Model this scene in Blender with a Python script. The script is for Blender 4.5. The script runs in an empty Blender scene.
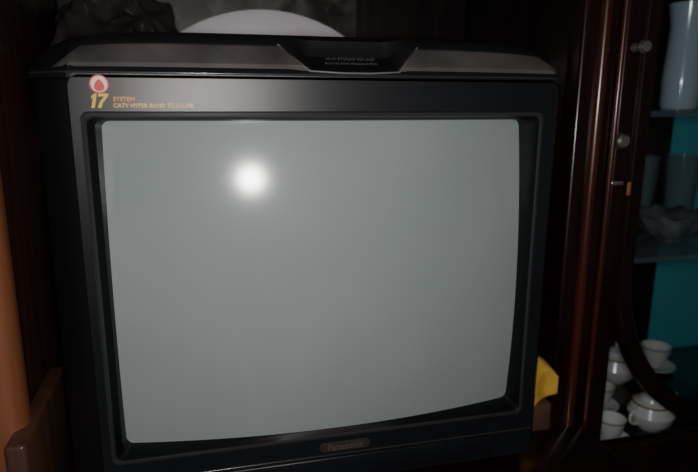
import bpy, bmesh, math, random
from mathutils import Vector, Matrix, noise
random.seed(4)
col = bpy.context.scene.collection

# ------------------------------------------------------------ materials
def mat(name, base, rough=.5, metal=0., coat=0., coat_r=.1, spec=.5, noise_amt=0., noise_scale=20., bump=0., bump_scale=200.):
    m = bpy.data.materials.new(name); m.use_nodes = True
    nt = m.node_tree; b = nt.nodes['Principled BSDF']
    b.inputs['Base Color'].default_value = (*base, 1)
    b.inputs['Roughness'].default_value = rough
    b.inputs['Metallic'].default_value = metal
    b.inputs['Coat Weight'].default_value = coat
    b.inputs['Coat Roughness'].default_value = coat_r
    b.inputs['Specular IOR Level'].default_value = spec
    tc = nt.nodes.new('ShaderNodeTexCoord')
    if noise_amt > 0:
        n = nt.nodes.new('ShaderNodeTexNoise'); n.inputs['Scale'].default_value = noise_scale; n.inputs['Detail'].default_value = 6
        nt.links.new(tc.outputs['Object'], n.inputs['Vector'])
        r = nt.nodes.new('ShaderNodeValToRGB')
        r.color_ramp.elements[0].position = .3; r.color_ramp.elements[1].position = .7
        r.color_ramp.elements[0].color = (*[c*(1-noise_amt) for c in base], 1)
        r.color_ramp.elements[1].color = (*[min(1, c*(1+noise_amt)) for c in base], 1)
        nt.links.new(n.outputs['Fac'], r.inputs['Fac']); nt.links.new(r.outputs['Color'], b.inputs['Base Color'])
    if bump > 0:
        n2 = nt.nodes.new('ShaderNodeTexNoise'); n2.inputs['Scale'].default_value = bump_scale; n2.inputs['Detail'].default_value = 3
        nt.links.new(tc.outputs['Object'], n2.inputs['Vector'])
        bp = nt.nodes.new('ShaderNodeBump'); bp.inputs['Strength'].default_value = bump; bp.inputs['Distance'].default_value = .002
        nt.links.new(n2.outputs['Fac'], bp.inputs['Height']); nt.links.new(bp.outputs['Normal'], b.inputs['Normal'])
    return m

def wood(name, dark, light, rough=.3, scale=1.):
    m = bpy.data.materials.new(name); m.use_nodes = True
    nt = m.node_tree; b = nt.nodes['Principled BSDF']
    tc = nt.nodes.new('ShaderNodeTexCoord'); mp = nt.nodes.new('ShaderNodeMapping')
    mp.inputs['Scale'].default_value = (30*scale, 30*scale, 2.5*scale)
    n = nt.nodes.new('ShaderNodeTexNoise'); n.inputs['Scale'].default_value = 2; n.inputs['Detail'].default_value = 8; n.inputs['Distortion'].default_value = .6
    r = nt.nodes.new('ShaderNodeValToRGB')
    r.color_ramp.elements[0].position = .35; r.color_ramp.elements[1].position = .7
    r.color_ramp.elements[0].color = (*dark, 1); r.color_ramp.elements[1].color = (*light, 1)
    nt.links.new(tc.outputs['Object'], mp.inputs['Vector']); nt.links.new(mp.outputs['Vector'], n.inputs['Vector'])
    nt.links.new(n.outputs['Fac'], r.inputs['Fac']); nt.links.new(r.outputs['Color'], b.inputs['Base Color'])
    b.inputs['Roughness'].default_value = rough
    b.inputs['Coat Weight'].default_value = .4; b.inputs['Coat Roughness'].default_value = .15
    return m

def thin_glass(name, tint, refl=.04, rough=.05, body=0., bodycol=(.6,.7,.75)):
    m = bpy.data.materials.new(name); m.use_nodes = True
    nt = m.node_tree; nt.nodes.clear()
    out = nt.nodes.new('ShaderNodeOutputMaterial')
    tr = nt.nodes.new('ShaderNodeBsdfTransparent'); tr.inputs['Color'].default_value = (*tint, 1)
    gl = nt.nodes.new('ShaderNodeBsdfGlossy'); gl.inputs['Roughness'].default_value = rough
    lw = nt.nodes.new('ShaderNodeLayerWeight'); lw.inputs['Blend'].default_value=.5
    pw = nt.nodes.new('ShaderNodeMath'); pw.operation='POWER'; pw.inputs[1].default_value=4
    ma = nt.nodes.new('ShaderNodeMath'); ma.operation='MULTIPLY_ADD'; ma.inputs[1].default_value=.6; ma.inputs[2].default_value=refl
    nt.links.new(lw.outputs['Facing'],pw.inputs[0]); nt.links.new(pw.outputs[0],ma.inputs[0])
    mx = nt.nodes.new('ShaderNodeMixShader')
    nt.links.new(ma.outputs[0], mx.inputs[0]); nt.links.new(gl.outputs[0], mx.inputs[2])
    if body > 0:
        d = nt.nodes.new('ShaderNodeBsdfDiffuse'); d.inputs['Color'].default_value = (*bodycol, 1)
        m2 = nt.nodes.new('ShaderNodeMixShader'); m2.inputs[0].default_value = body
        nt.links.new(tr.outputs[0], m2.inputs[1]); nt.links.new(d.outputs[0], m2.inputs[2]); nt.links.new(m2.outputs[0], mx.inputs[1])
    else:
        nt.links.new(tr.outputs[0], mx.inputs[1])
    nt.links.new(mx.outputs[0], out.inputs[0])
    return m

M = dict(
 shell=mat('black_shell_plastic', (.011,.011,.013), .36, bump=.15, bump_scale=900),
 face=mat('charcoal_bezel_plastic', (.009,.0105,.0135), .34, bump=.08, bump_scale=1200, noise_amt=.2, noise_scale=8),
 rim=mat('glossy_rim_plastic', (.03,.032,.034), .25, coat=.5),
 slope=mat('inner_mask_plastic', (.004,.0045,.006), .45, spec=.25),
 panel=mat('smoked_panel_plastic', (.085,.079,.078), .42, coat=.3, coat_r=.3, noise_amt=.4, noise_scale=18),
 grey=mat('grey_print', (.085,.08,.075), .5),
 edge_hl=mat('grey_edge_highlight', (.16,.16,.16), .4),  # light grey stands in for a highlight on the recess edge
 orange=mat('orange_print', (.8,.30,.02), .4),
 yellow=mat('gold_print', (.85,.50,.04), .4),
 white=mat('white_print', (.85,.8,.78), .4),
 red=mat('red_print', (.7,.04,.03), .4),
 badge=mat('badge_metal', (.045,.037,.033), .5, metal=.2),
 badge_t=mat('badge_letters', (.11,.085,.07), .5, metal=.2),
 wood=wood('mahogany_dark', (.008,.0022,.0025), (.022,.006,.006)),
 wood_b=wood('mahogany_back', (.008,.005,.005), (.022,.013,.011), .4),
 wood_hl=wood('mahogany_red_highlight', (.04,.009,.006), (.09,.02,.012), .3),  # redder, brighter wood; the divider's highlight strips are put into its colour
 wood_glow_s=wood('mahogany_side_glow', (.034,.012,.006), (.065,.024,.012), .5),  # warm tint paints the left glow fading inward over the panel
 wood_glow=wood('mahogany_edge_glow', (.17,.055,.022), (.24,.08,.032), .6),  # orange base colour paints the warm glow at the left edge
 wood_c=wood('brown_rail_wood', (.055,.021,.010), (.095,.037,.018), .7),  # brown of the rail, with part of the left glow put in
 plate=mat('glazed_ceramic_grey', (.90,.87,.92), .35, noise_amt=.03),
 china=mat('white_china', (.72,.71,.69), .2, coat=.4),
 gold=mat('gilt', (.7,.45,.15), .3, metal=.8),
 teal=mat('teal_wall_paint', (.07,.48,.58), .6, noise_amt=.08, noise_scale=4),
 plastic_bag=mat('dark_bag_film', (.035,.031,.03), .3, coat=.5, noise_amt=.3, noise_scale=10),
 yrag=mat('yellow_cloth', (.70,.42,.06), .9, noise_amt=.15, noise_scale=60),
 brown=mat('brown_card', (.10,.05,.03), .8, noise_amt=.3, noise_scale=30),
 metal=mat('worn_steel', (.6,.58,.56), .3, metal=.9),
 tag=mat('orange_tag', (.30,.13,.05), .6),
 floor=mat('cement_floor', (.12,.1,.09), .7, noise_amt=.2, noise_scale=6),
 shellgrey=mat('grey_shell_glaze', (.10,.115,.12), .4, noise_amt=.6, noise_scale=40, bump=.6, bump_scale=60),
 glass=thin_glass('door_glass', (.90,.94,.95), .03),
 ware=thin_glass('glassware', (.82,.88,.9), .06, .08, .12, (.45,.6,.65)),
 milk=thin_glass('pale_glass', (.8,.88,.95), .06, .15, .6, (.60,.72,.82)),
)
def ramp_tex(m, node, c0, c1, p0=.3, p1=.75):
    nt=m.node_tree; b=nt.nodes['Principled BSDF']
    r = nt.nodes.new('ShaderNodeValToRGB'); r.color_ramp.elements[0].position=p0; r.color_ramp.elements[1].position=p1
    r.color_ramp.elements[0].color=(*c0,1); r.color_ramp.elements[1].color=(*c1,1)
    nt.links.new(node.outputs['Fac'], r.inputs['Fac']); nt.links.new(r.outputs['Color'], b.inputs['Base Color'])
def crt():
    m = mat('crt_glass', (.36,.40,.405), .55, coat=1., coat_r=.135, spec=.3)
    nt = m.node_tree
    tc = [n for n in nt.nodes if n.bl_idname=='ShaderNodeTexCoord'][0]
    n = nt.nodes.new('ShaderNodeTexNoise'); n.inputs['Scale'].default_value = 5; n.inputs['Detail'].default_value = 5
    nt.links.new(tc.outputs['Object'], n.inputs['Vector'])
    ramp_tex(m,n,(.285,.33,.342),(.335,.375,.378))
    return m
M['crt'] = crt()
def poster_mat():
    m = mat('dark_poster_print', (.03,.03,.03), .35)
    nt = m.node_tree
    tc = [n for n in nt.nodes if n.bl_idname=='ShaderNodeTexCoord'][0]
    n = nt.nodes.new('ShaderNodeTexNoise'); n.inputs['Scale'].default_value = 9; n.inputs['Detail'].default_value = 3; n.inputs['Distortion'].default_value = 2.5
    nt.links.new(tc.outputs['Object'], n.inputs['Vector'])
    ramp_tex(m,n,(.010,.008,.008),(.14,.115,.105),.42,.72)
    return m
M['poster']=poster_mat()

# ------------------------------------------------------------ helpers
def empty(name, loc=(0,0,0)):
    e = bpy.data.objects.new(name, None); e.location = loc; e.empty_display_size=.05; col.objects.link(e); return e
def add(name, verts, faces, mats, parent=None, idx=None, smooth=True, loc=(0,0,0), angle=35):
    me = bpy.data.meshes.new(name); me.from_pydata([tuple(v) for v in verts], [], faces)
    for m in (mats if isinstance(mats, list) else [mats]): me.materials.append(m)
    bm = bmesh.new(); bm.from_mesh(me); bmesh.ops.recalc_face_normals(bm, faces=bm.faces); bm.to_mesh(me); bm.free()
    if idx:
        for p, i in zip(me.polygons, idx): p.material_index = i
    if smooth:
        for p in me.polygons: p.use_smooth = True
        me.set_sharp_from_angle(angle=math.radians(angle))
    o = bpy.data.objects.new(name, me); col.objects.link(o); o.location = loc
    if parent: o.parent = parent
    return o
def box(name, lo, hi, m, parent=None, bev=.002, seg=2):
    bm = bmesh.new(); bmesh.ops.create_cube(bm, size=1)
    c = [(a+b)/2 for a, b in zip(lo, hi)]
    for v in bm.verts:
        v.co = Vector([v.co[i]*(hi[i]-lo[i]) for i in range(3)])
    if bev: bmesh.ops.bevel(bm, geom=bm.edges[:], offset=bev, segments=seg, affect='EDGES', profile=.5)
    me = bpy.data.meshes.new(name); bm.to_mesh(me); bm.free(); me.materials.append(m)
    for p in me.polygons: p.use_smooth=True
    me.set_sharp_from_angle(angle=math.radians(50))
    o = bpy.data.objects.new(name, me); col.objects.link(o); o.location = c
    if parent: o.parent = parent
    return o
def lathe(name, prof, m, parent=None, loc=(0,0,0), seg=40, rot=None):
    v=[];f=[]
    n=len(prof)
    for s in range(seg):
        a=2*math.pi*s/seg
        for r,z in prof: v.append((r*math.cos(a), r*math.sin(a), z))
    for s in range(seg):
        t=(s+1)%seg
        for i in range(n-1): f.append((s*n+i, t*n+i, t*n+i+1, s*n+i+1))
    o=add(name,v,f,m,parent,loc=loc)
    bm=bmesh.new(); bm.from_mesh(o.data); bmesh.ops.remove_doubles(bm,verts=bm.verts,dist=1e-6); bmesh.ops.recalc_face_normals(bm,faces=bm.faces); bm.to_mesh(o.data); bm.free()
    if rot: o.rotation_euler=rot
    return o
def tube(name, pts, r, m, parent=None, closed=False):
    cu = bpy.data.curves.new(name,'CURVE'); cu.dimensions='3D'; cu.bevel_depth=r; cu.bevel_resolution=3; cu.use_fill_caps=True
    sp=cu.splines.new('POLY'); sp.points.add(len(pts)-1)
    for p,q in zip(sp.points,pts): p.co=(*q,1)
    sp.use_cyclic_u=closed
    cu.materials.append(m)
    o=bpy.data.objects.new(name,cu); col.objects.link(o)
    bpy.context.view_layer.update()
    me=bpy.data.meshes.new_from_object(o.evaluated_get(bpy.context.evaluated_depsgraph_get()))
    bpy.data.objects.remove(o)
    for p in me.polygons: p.use_smooth=True
    o=bpy.data.objects.new(name,me); col.objects.link(o)
    if parent: o.parent=parent
    return o
def text(name, s, x, y, z, size, m, parent, ext=.0003, shear=0, sx=1., align='LEFT', offset=0, tilt=0):
    cu=bpy.data.curves.new(name,'FONT'); cu.body=s; cu.size=size; cu.extrude=ext; cu.shear=shear; cu.align_x=align; cu.offset=offset; cu.resolution_u=3
    cu.materials.append(m)
    o=bpy.data.objects.new(name,cu); col.objects.link(o)
    bpy.context.view_layer.update()
    me=bpy.data.meshes.new_from_object(o.evaluated_get(bpy.context.evaluated_depsgraph_get()))
    bpy.data.objects.remove(o)
    o=bpy.data.objects.new(name,me); col.objects.link(o)
    o.location=(x,y,z); o.rotation_euler=(math.radians(90-tilt),0,0); o.scale=(sx,1,1); o.parent=parent
    return o
def rr(x0,x1,z0,z1,r,y,n=6,k=24):
    pts=[]
    cs=[((x1-r),(z1-r),0),((x0+r),(z1-r),90),((x0+r),(z0+r),180),((x1-r),(z0+r),270)]
    for ci,(cx,cz,a0) in enumerate(cs):
        for i in range(n+1):
            a=math.radians(a0+90*i/n); pts.append([cx+r*math.cos(a),y,cz+r*math.sin(a)])
        nx,nz,_=cs[(ci+1)%4]; a=math.radians(a0+90)
        e=(cx+r*math.cos(a),cz+r*math.sin(a)); g=(nx+r*math.cos(a),nz+r*math.sin(a))
        for i in range(1,k): 
            t=i/k; pts.append([e[0]+(g[0]-e[0])*t,y,e[1]+(g[1]-e[1])*t])
    return pts

# ------------------------------------------------------------ television
tv = empty('crt_television')
RC=1.05
def ys(x,z): return -.007+((x-.002)**2+(z+.042)**2)/(2*RC)
loops=[
 rr(-.10,.11,-.14,.08,.03,.395),
 rr(-.145,.155,-.165,.12,.035,.385),
 rr(-.205,.21,-.19,.150,.03,.32),
 rr(-.235,.24,-.225,.168,.03,.20),
 rr(-.25,.255,-.235,.185,.02,.10),
 rr(-.259,.264,-.236,.192,.012,.055),
 rr(-.259,.264,-.236,.192,.012,.042),
 rr(-.255,.260,-.235,.192,.012,.034),
 rr(-.226,.239,-.230,.192,.010,.003),
 rr(-.2235,.2365,-.2285,.1905,.010,0.),
 rr(-.2160,.2210,-.1750,.1600,.007,0.),
 rr(-.2150,.2200,-.1740,.1590,.007,-.0045),
 rr(-.2125,.2178,-.1718,.1560,.006,-.0050),
 rr(-.2110,.2168,-.1708,.1545,.006,-.0030),
 rr(-.2055,.2138,-.1675,.1525,.006,.004),
 rr(-.2038,.2128,-.1658,.1512,.007,.012),
 rr(-.2034,.2124,-.1653,.1508,.007,.06),
]
for p in loops[-2]: p[1]=ys(p[0],p[2])-.0012
for p in loops[-1]: p[1]=ys(p[0],p[2])+.006
for p in loops[-3]: p[1]=min(.004,ys(p[0],p[2])*.5-.002)
n=len(loops[0]); V=[p for l in loops for p in l]; F=[];I=[]
for li in range(len(loops)-1):
    mi = 0 if li<8 else 1 if li<=9 else 2 if li<13 else 3
    for i in range(n):
        j=(i+1)%n; F.append((li*n+i,li*n+j,(li+1)*n+j,(li+1)*n+i)); I.append(mi)
F.append(tuple(range(n))); I.append(0)
add('housing',V,F,[M['shell'],M['face'],M['rim'],M['slope']],tv,I,angle=25)
nx,nz=64,48;V=[];F=[]
for j in range(nz+1):
    for i in range(nx+1):
        x=-.2050+.419*i/nx; z=-.1670+.3195*j/nz; V.append((x,ys(x,z),z))
for j in range(nz):
    for i in range(nx):
        a=j*(nx+1)+i; F.append((a,a+1,a+nx+2,a+nx+1))
add('picture_tube_screen',V,F,M['crt'],tv)
XL,XR=-.262,.266; XC=.002; CC=.024
SB=.0255
def h(x):
    t=abs((x-XC)/.2645); return max(0.,1-t**6)**.5
def y0(x):
    a=-.2235 ; b=.2365
    if x<a: return (a-x)/(a-XL)*.040
    if x>b: return (x-b)/(XR-b)*.040
    return 0.
def rec(x):
    d=abs(x-CC); 
    t=min(1,max(0,(.060-d)/.024)); return t*t*(3-2*t)
def crown(x):
    H=h(x); Y=y0(x); R_=rec(x)
    pr=[(0,-.004),(.0,.0),(.0015,.003),(.024+.008*R_,SB*H+.003-.010*R_),(.027+.008*R_,(SB+.004)*H+.003-.009*R_),(.033+.004*R_,.0340*H+.003-.003*R_),(.046,.036*H+.003),(.11,.034*H+.002),(.17,.02*H),(.19,-.012)]
    return [(x,Y+a*(1-.3*(Y/.04)),.192+b) for a,b in pr]
xs=[XL+(XR-XL)*i/180 for i in range(181)]
rows=[crown(x) for x in xs]
k=len(rows[0]);V=[p for r in rows for p in r];F=[]
for i in range(180):
    for j in range(k-1): F.append((i*k+j,(i+1)*k+j,(i+1)*k+j+1,i*k+j+1))
F.append(tuple(range(k)));F.append(tuple(180*k+j for j in range(k)))
add('top_crown',V,F,M['shell'],tv,angle=25)
def slope_pt(x,t,off):
    H=h(x);Y=y0(x);
    a0,b0=.002,.0035; a1,b1=.024,SB*H+.003
    a=a0+(a1-a0)*t; b=b0+(b1-b0)*t
    nl=math.hypot(a1-a0,b1-b0); nyy,nzz=-(b1-b0)/nl,(a1-a0)/nl
    return (x,Y+a*(1-.3*(Y/.04))+nyy*off,.192+b+nzz*off)
def panel(name,xa0,xa1,xb0,xb1):
    V=[];F=[];NX,NT=40,6
    for j in range(NT+1):
        t=.02+1.0*j/NT
        l=xa0+(xa1-xa0)*j/NT; r=xb0+(xb1-xb0)*j/NT
        for i in range(NX+1):
            x=l+(r-l)*i/NX
            ed=min(i,NX-i,3*j,3*(NT-j)); off=.0018 if ed>0 else -.001
            V.append(slope_pt(x,t,off))
    for j in range(NT):
        for i in range(NX):
            a=j*(NX+1)+i;F.append((a,a+1,a+NX+2,a+NX+1))
    add(name,V,F,M['panel'],tv,angle=25)
panel('crown_panel_l',-.242,-.214,-.014,-.042)
panel('crown_panel_r',.066,.090,.252,.222)
seam_hl=[(x,y0(x)-.0006,.1925) for x in [XL+.002+(XR-XL-.004)*i/120 for i in range(121)]]
tube('seam_highlight',seam_hl,.0011,M['rim'],tv)  # added tube, draws the highlight line along the crown seam
edge_hl=[(-.044,.0235,.2205),(-.036,.016,.2120),(-.018,.001,.1960),(.012,-.0005,.1945),(.040,-.0005,.1945),(.068,.001,.1960),(.085,.016,.2120),(.093,.0235,.2205)]
tube('recess_highlight',edge_hl,.0009,M['edge_hl'],tv)  # added pale tube, draws the highlight round the recess outline
text('crown_label','HI-FI STEREO SOUND',.024,.016,.2070,.0050,M['grey'],tv,align='CENTER',tilt=45)
text('crown_label_small','BUILT-IN DOME SPEAKER SYSTEM',.024,.0125,.2030,.0034,M['grey'],tv,align='CENTER',tilt=45)
def glyph(name,pts,x,z,s,m):
    P=[(x+(a+.22*b)*s,-.0004,z+b*s) for a,b in pts]; n=len(P)
    Q=[(a,-.0011,c) for a,_,c in P]
    add(name,P+Q,[tuple(range(n,2*n))]+[(i,(i+1)%n,n+(i+1)%n,n+i) for i in range(n)],m,tv,smooth=False)
glyph('digit_one',[(.12,0),(.34,0),(.34,1),(.18,1),(.0,.82),(.0,.64),(.12,.74)],-.2075,.1630,.0118,M['yellow'])
glyph('digit_seven',[(.55,0),(.79,0),(.84,.35),(1.12,.82),(1.12,1),(.44,1),(.44,.80),(.86,.80),(.62,.40)],-.2075,.1630,.0118,M['yellow'])
text('system_print','SYSTEM',-.1885,-.0005,.1685,.0052,M['orange'],tv,offset=.0001)
text('band_print','CATV HYPER BAND TC-21L10R',-.1885,-.0005,.1634,.0048,M['yellow'],tv,offset=.0001)
lathe('emblem_disc',[(0,.0),(.0076,.0),(.0076,.0008),(0,.0008)],M['white'],tv,(-.1985,-.0001,.1825),rot=(math.radians(90),0,0))
lathe('emblem_ring',[(.0066,.0008),(.0078,.0008),(.0078,.0013),(.0066,.0013)],M['red'],tv,(-.1985,-.0001,.1825),rot=(math.radians(90),0,0))
V=[(-.1985+.0040*math.sin(a)*(1-.35*math.cos(a)),-.0013,.1815+.0050*math.cos(a)) for a in [2*math.pi*i/24 for i in range(24)]]
add('emblem_drop',V,[tuple(range(24))],M['red'],tv,smooth=False)
V=rr(-.012,.044,-.1930,-.1820,.0054,-.0002,6,4);V2=rr(-.011,.043,-.1920,-.1830,.0044,-.0018,6,4)
nn=len(V);F=[(i,(i+1)%nn,nn+(i+1)%nn,nn+i) for i in range(nn)]+[tuple(nn+i for i in range(nn))]
add('maker_badge',V+V2,F,M['badge'],tv)
text('badge_letters','Panasonic',.016,-.0019,-.1901,.0098,M['badge_t'],tv,align='CENTER',offset=.0002)
box('control_flap',(-.15,-.0018,-.2245),(.19,.004,-.1995),M['face'],tv,.0015)
tube('lower_bead',[(-.222,-.0004,-.1965),(.235,-.0004,-.1965)],.0009,M['rim'],tv)
box('pedestal_base',(-.20,.03,-.2535),(.205,.33,-.232),M['shell'],tv,.006)
# ------------------------------------------------------------ cabinet
cab = empty('display_cabinet')
W=M['wood'];WB=M['wood_b']
box('tv_shelf',(-.36,-.04,-.28),(.36,.45,-.254),W,cab)
box('top_board',(-.36,-.02,.62),(.98,.47,.65),W,cab)
box('back_panel',(-.36,.45,-1.0),(.785,.462,.64),WB,cab,.001)
box('left_panel',(-.345,.035,-1.0),(-.312,.45,.62),M['wood_glow_s'],cab)
box('left_stile',(-.360,.000,-1.0),(-.288,.040,.62),M['wood_glow'],cab,.019,8)
box('side_rail',(-.300,-.025,-.2545),(-.282,.145,-.130),M['wood_c'],cab,.004,3)
box('divider_panel',(.335,.11,-1.0),(.372,.45,.62),W,cab)
box('divider_stile',(.318,.085,-1.0),(.374,.115,.62),W,cab,.004,3)
tube('divider_moulding',[(.345,.083,-.99),(.345,.083,.61)],.007,M['wood_hl'],cab)  # reddish wood colour holds the lit strip of the stile bevel
tube('divider_bead',[(.370,.082,-.99),(.370,.082,.61)],.0035,M['wood_hl'],cab)  # same brighter wood, paints the thin highlight line beside it
box('right_panel',(.955,.10,-1.0),(.98,.45,.62),W,cab)
box('lower_front',(-.30,.02,-1.0),(.335,.04,-.28),W,cab)
box('case_bottom',(.372,.12,-.365),(.955,.45,-.346),W,cab)
box('lower_case_front',(.372,.10,-1.0),(.955,.12,-.366),W,cab)
box('case_shelf_mid',(.374,.135,-.052),(.953,.44,-.044),M['ware'],cab,.001)
box('case_shelf_high',(.374,.135,.150),(.953,.44,.158),M['ware'],cab,.001)
dy0,dy1=.088,.108
box('door_stile_l',(.378,dy0,-.36),(.404,dy1,.61),W,cab,.004,3)
box('door_stile_r',(.926,dy0,-.36),(.952,dy1,.61),W,cab,.004,3)
box('door_rail_b',(.404,dy0,-.36),(.926,dy1,-.302),W,cab,.004,3)
box('door_rail_t',(.404,dy0,.56),(.926,dy1,.61),W,cab,.004,3)
add('door_glass_pane',[(.402,.101,-.31),(.928,.101,-.31),(.928,.101,.57),(.402,.101,.57)],[(0,1,2,3)],M['glass'],cab,smooth=False)
path=[]
cx,cz,a_,b_=.665,-.05,.252,.243
top_cz=.32
for i in range(41):
    a=math.pi+math.pi*i/40; path.append((cx+a_*math.cos(a),cz+b_*math.sin(a)))
for i in range(41):
    a=math.pi*i/40; path.append((cx+a_*math.cos(a),top_cz+b_*math.sin(a)))
V=[];F=[];N=len(path)
sec=[(-.013,.099),(-.013,.090),(-.008,.084),(.008,.084),(.013,.090),(.013,.099)]
for i,(x,z) in enumerate(path):
    p=path[i-1];q=path[(i+1)%N];t=Vector((q[0]-p[0],q[1]-p[1])).normalized();nr=Vector((-t.y,t.x))
    for o_,y in sec: V.append((x+nr.x*o_,y,z+nr.y*o_))
ks=len(sec)
for i in range(N):
    j=(i+1)%N
    for s in range(ks-1): F.append((i*ks+s,j*ks+s,j*ks+s+1,i*ks+s+1))
add('oval_moulding',V,F,W,cab,angle=50)
lathe('door_knob',[(0,.022),(.006,.021),(.008,.016),(.006,.010),(.003,.006),(.0055,.001),(.0055,0)],M['metal'],cab,(.392,.088,.233),rot=(math.radians(90),0,0))
lathe('door_lock',[(0,.012),(.006,.012),(.0085,.009),(.009,.002),(.010,0)],M['metal'],cab,(.383,.088,.123),rot=(math.radians(90),0,0))
box('lock_strike',(.377,.0855,.068),(.394,.089,.073),M['metal'],cab,.001)
box('key_tag',(.399,.083,.055),(.404,.086,.072),M['tag'],cab,.001)
box('poster_print',(-.310,.446,.16),(.14,.4505,.58),M['poster'],cab,0)
lathe('decorative_plate',[(0,.010),(.12,.010),(.150,.012),(.162,.020),(.232,.030),(.238,.028),(.236,.022),(.165,.010),(.15,.0),(0,.0)],M['plate'],None,(-.012,.4455,.067),72,(math.radians(90),0,0))

def lump(name,loc,sc,m,amp,fr,seed,flat=-.3,sub=5):
    bm=bmesh.new(); bmesh.ops.create_icosphere(bm,subdivisions=sub,radius=1)
    for v in bm.verts:
        d=v.co.copy(); q=d*fr+Vector((seed,seed*2,0))
        k=1+amp*(1-2*abs(noise.noise(q)))+amp*.5*(1-2*abs(noise.noise(q*2.3)))
        v.co=d*k
        if v.co.z<flat: v.co.z=flat
        v.co=Vector((v.co.x*sc[0],v.co.y*sc[1],(v.co.z-flat)*sc[2]))
    me=bpy.data.meshes.new(name);bm.to_mesh(me);bm.free();me.materials.append(m)
    for p in me.polygons:p.use_smooth=True
    o=bpy.data.objects.new(name,me);col.objects.link(o);o.location=loc;return o
lump('crumpled_plastic_bag',(-.205,.268,.170),(.070,.050,.090),M['plastic_bag'],.22,1.2,3.1,sub=6)
box('cardboard_box',(.272,.075,-.2535),(.312,.18,-.215),M['brown'],None,.002)
def sheet(name,fn,nu,nv,m,th=.0015):
    V=[];F=[]
    for j in range(nv+1):
        for i in range(nu+1): V.append(fn(i/nu,j/nv))
    for j in range(nv):
        for i in range(nu):
            a=j*(nu+1)+i;F.append((a,a+1,a+nu+2,a+nu+1))
    o=add(name,V,F,m,angle=80); s=o.modifiers.new('thickness','SOLIDIFY'); s.thickness=th; return o
def rag(u,v):
    x=.270+.044*u
    if v<.35:
        w_=v/.35
        y=.070-.003*math.sin(7*u); z=-.212-.006*(1-u)+ (.038+.008*math.sin(3*u))*w_ + .014*u*(1-w_)
    else:
        w_=(v-.35)/.65
        y=.070+.09*w_; z=-.174+.008*math.sin(3*u)+.014*math.sin(math.pi*w_)-.030*w_*w_+.002*math.sin(10*u+5*w_)
    return (x,y,z)
sheet('yellow_cloth',rag,24,30,M['yrag'])

def cup(name,loc,s=1.,ang=0,saucer=True):
    e=empty(name,loc)
    z0=.006*s if saucer else 0
    if saucer:
        lathe('saucer',[(0,.002*s),(.018*s,.002*s),(.022*s,.004*s),(.038*s,.009*s),(.0385*s,.0075*s),(.022*s,.0),(0,0)],M['china'],e)
    lathe('bowl',[(0,z0),(.013*s,z0),(.014*s,z0+.003*s),(.022*s,z0+.015*s),(.026*s,z0+.034*s),(.0275*s,z0+.042*s),(.0262*s,z0+.042*s),(.0245*s,z0+.034*s),(.02*s,z0+.016*s),(0,z0+.006*s)],M['china'],e)
    lathe('gilt_band',[(.0262*s,z0+.0385*s),(.0272*s,z0+.0385*s),(.0277*s,z0+.041*s),(.0268*s,z0+.041*s)],M['gold'],e)
    pts=[(( .024+.014*math.sin(t))*s*math.cos(ang),(.024+.014*math.sin(t))*s*math.sin(ang),z0+(.024+.012*math.cos(t))*s) for t in [math.pi*i/12 for i in range(13)]]
    tube('handle',pts,.0022*s,M['china'],e)
def pot(name,loc,s=1.,ang=0.):
    e=empty(name,loc)
    lathe('body',[(0,0),(.022*s,0),(.024*s,.003*s),(.038*s,.016*s),(.042*s,.032*s),(.034*s,.050*s),(.022*s,.057*s),(.021*s,.056*s),(0,.056*s)],M['china'],e)
    lathe('lid',[(.0225*s,.057*s),(.02*s,.062*s),(.008*s,.068*s),(.004*s,.070*s),(.006*s,.075*s),(.004*s,.080*s),(0,.081*s)],M['china'],e)
    lathe('gilt_band',[(.0345*s,.0495*s),(.0352*s,.0505*s),(.033*s,.0525*s),(.0325*s,.051*s)],M['gold'],e)
    c,sn=math.cos(ang),math.sin(ang)
    tube('spout',[(r*s*c,r*s*sn,z*s) for r,z in [(.036,.018),(.048,.022),(.056,.034),(.060,.048),(.066,.054)]],.0055*s,M['china'],e)
    tube('handle',[(-(.034+.022*math.sin(t))*s*c,-(.034+.022*math.sin(t))*s*sn,(.030+.016*math.cos(t))*s) for t in [math.pi*i/12 for i in range(13)]],.003*s,M['china'],e)
zs=-.3455
cup('teacup',(.480,.165,zs),.8,.4)
pot('teapot',(.570,.185,zs),.85,0.2)
cup('teacup',(.530,.26,zs),.85,2.5)
pot('creamer_pot',(.625,.345,zs),.95,2.8)
cup('teacup',(.735,.37,zs),1.0,.1)
def glassware(name,loc,r,hh,m):
    lathe(name,[(0,0),(r*.75,0),(r*.78,.004),(r*.9,hh*.5),(r,hh),(r*.93,hh),(r*.84,hh*.5),(r*.7,.008),(0,.008)],m,None,loc)
glassware('drinking_glass',(.565,.33,-.0435),.032,.13,M['ware'])
glassware('drinking_glass',(.645,.36,-.0435),.03,.12,M['ware'])
glassware('drinking_glass',(.735,.36,-.0435),.03,.12,M['ware'])
V=[];F=[];sg=96
prof=[(.018,0),(.02,.004),(.04,.014),(.055,.032),(.064,.044),(.061,.044),(.05,.030),(.034,.014),(.0,.008)]
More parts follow.
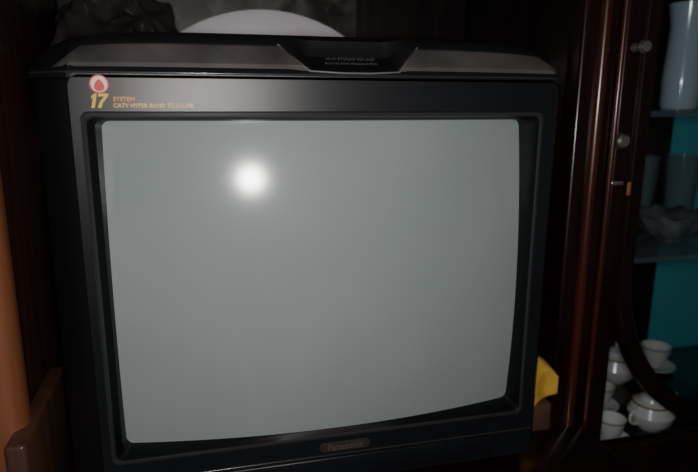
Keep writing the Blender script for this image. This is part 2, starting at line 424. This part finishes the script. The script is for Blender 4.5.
for s in range(sg):
    a=2*math.pi*s/sg
    for i,(r,z) in enumerate(prof):
        k=1+.06*math.sin(12*a)*(r/.06); V.append((r*k*math.cos(a),r*k*math.sin(a),z+(.003*math.sin(12*a)*(r/.06) if i>2 else 0)))
kk=len(prof)
for s in range(sg):
    t=(s+1)%sg
    for i in range(kk-1): F.append((s*kk+i,t*kk+i,t*kk+i+1,s*kk+i+1))
add('fluted_bowl',V,F,M['shellgrey'],None,loc=(.595,.22,-.0435),angle=60)
j=empty('glass_jug',(.655,.30,.1585))
lathe('body',[(0,0),(.026,0),(.029,.006),(.030,.05),(.027,.10),(.026,.13),(.031,.165),(.029,.165),(.024,.13),(.025,.10),(.028,.05),(.026,.01),(0,.008)],M['milk'],j)
tube('handle',[(.027+.024*math.sin(t),0,.09+.05*math.cos(t)) for t in [math.pi*i/14 for i in range(15)]],.004,M['milk'],j)
glassware('drinking_glass',(.56,.32,.1585),.03,.11,M['ware'])

box('wall_back',(-2.0,.475,-1.0),(2.4,.55,1.6),M['teal'],None,0)
box('floor',(-2.0,-2.2,-1.06),(2.4,.55,-1.0),M['floor'],None,0)
box('wall_left',(-2.06,-2.2,-1.0),(-2.0,.55,1.6),M['teal'],None,0)

C=Vector((-.1186,-.5574,.1700))
fl=bpy.data.lights.new('phone_flash','POINT'); fl.energy=10.0; fl.shadow_soft_size=.030; fl.color=(1,.965,.93)
fo=bpy.data.objects.new('phone_flash',fl); fo.location=C+Vector((.008,-.005,.008)); col.objects.link(fo)
w=bpy.data.worlds.new('dim_room'); bpy.context.scene.world=w; w.use_nodes=True
w.node_tree.nodes['Background'].inputs[0].default_value=(.85,.74,.68,1); w.node_tree.nodes['Background'].inputs[1].default_value=.035
cam=bpy.data.cameras.new('camera'); co=bpy.data.objects.new('camera',cam); col.objects.link(co)
R=Vector((.971,-.2391,.0043)).normalized(); B=-Vector((.2342,.9469,-.2204)).normalized()
U=B.cross(R).normalized(); 
mw=Matrix((R,U,B)).transposed().to_4x4(); mw.translation=C; co.matrix_world=mw
cam.sensor_width=36; cam.lens=36*600/698; cam.clip_start=.01
cam.dof.use_dof=True; cam.dof.focus_distance=.58; cam.dof.aperture_fstop=5
bpy.context.scene.camera=co
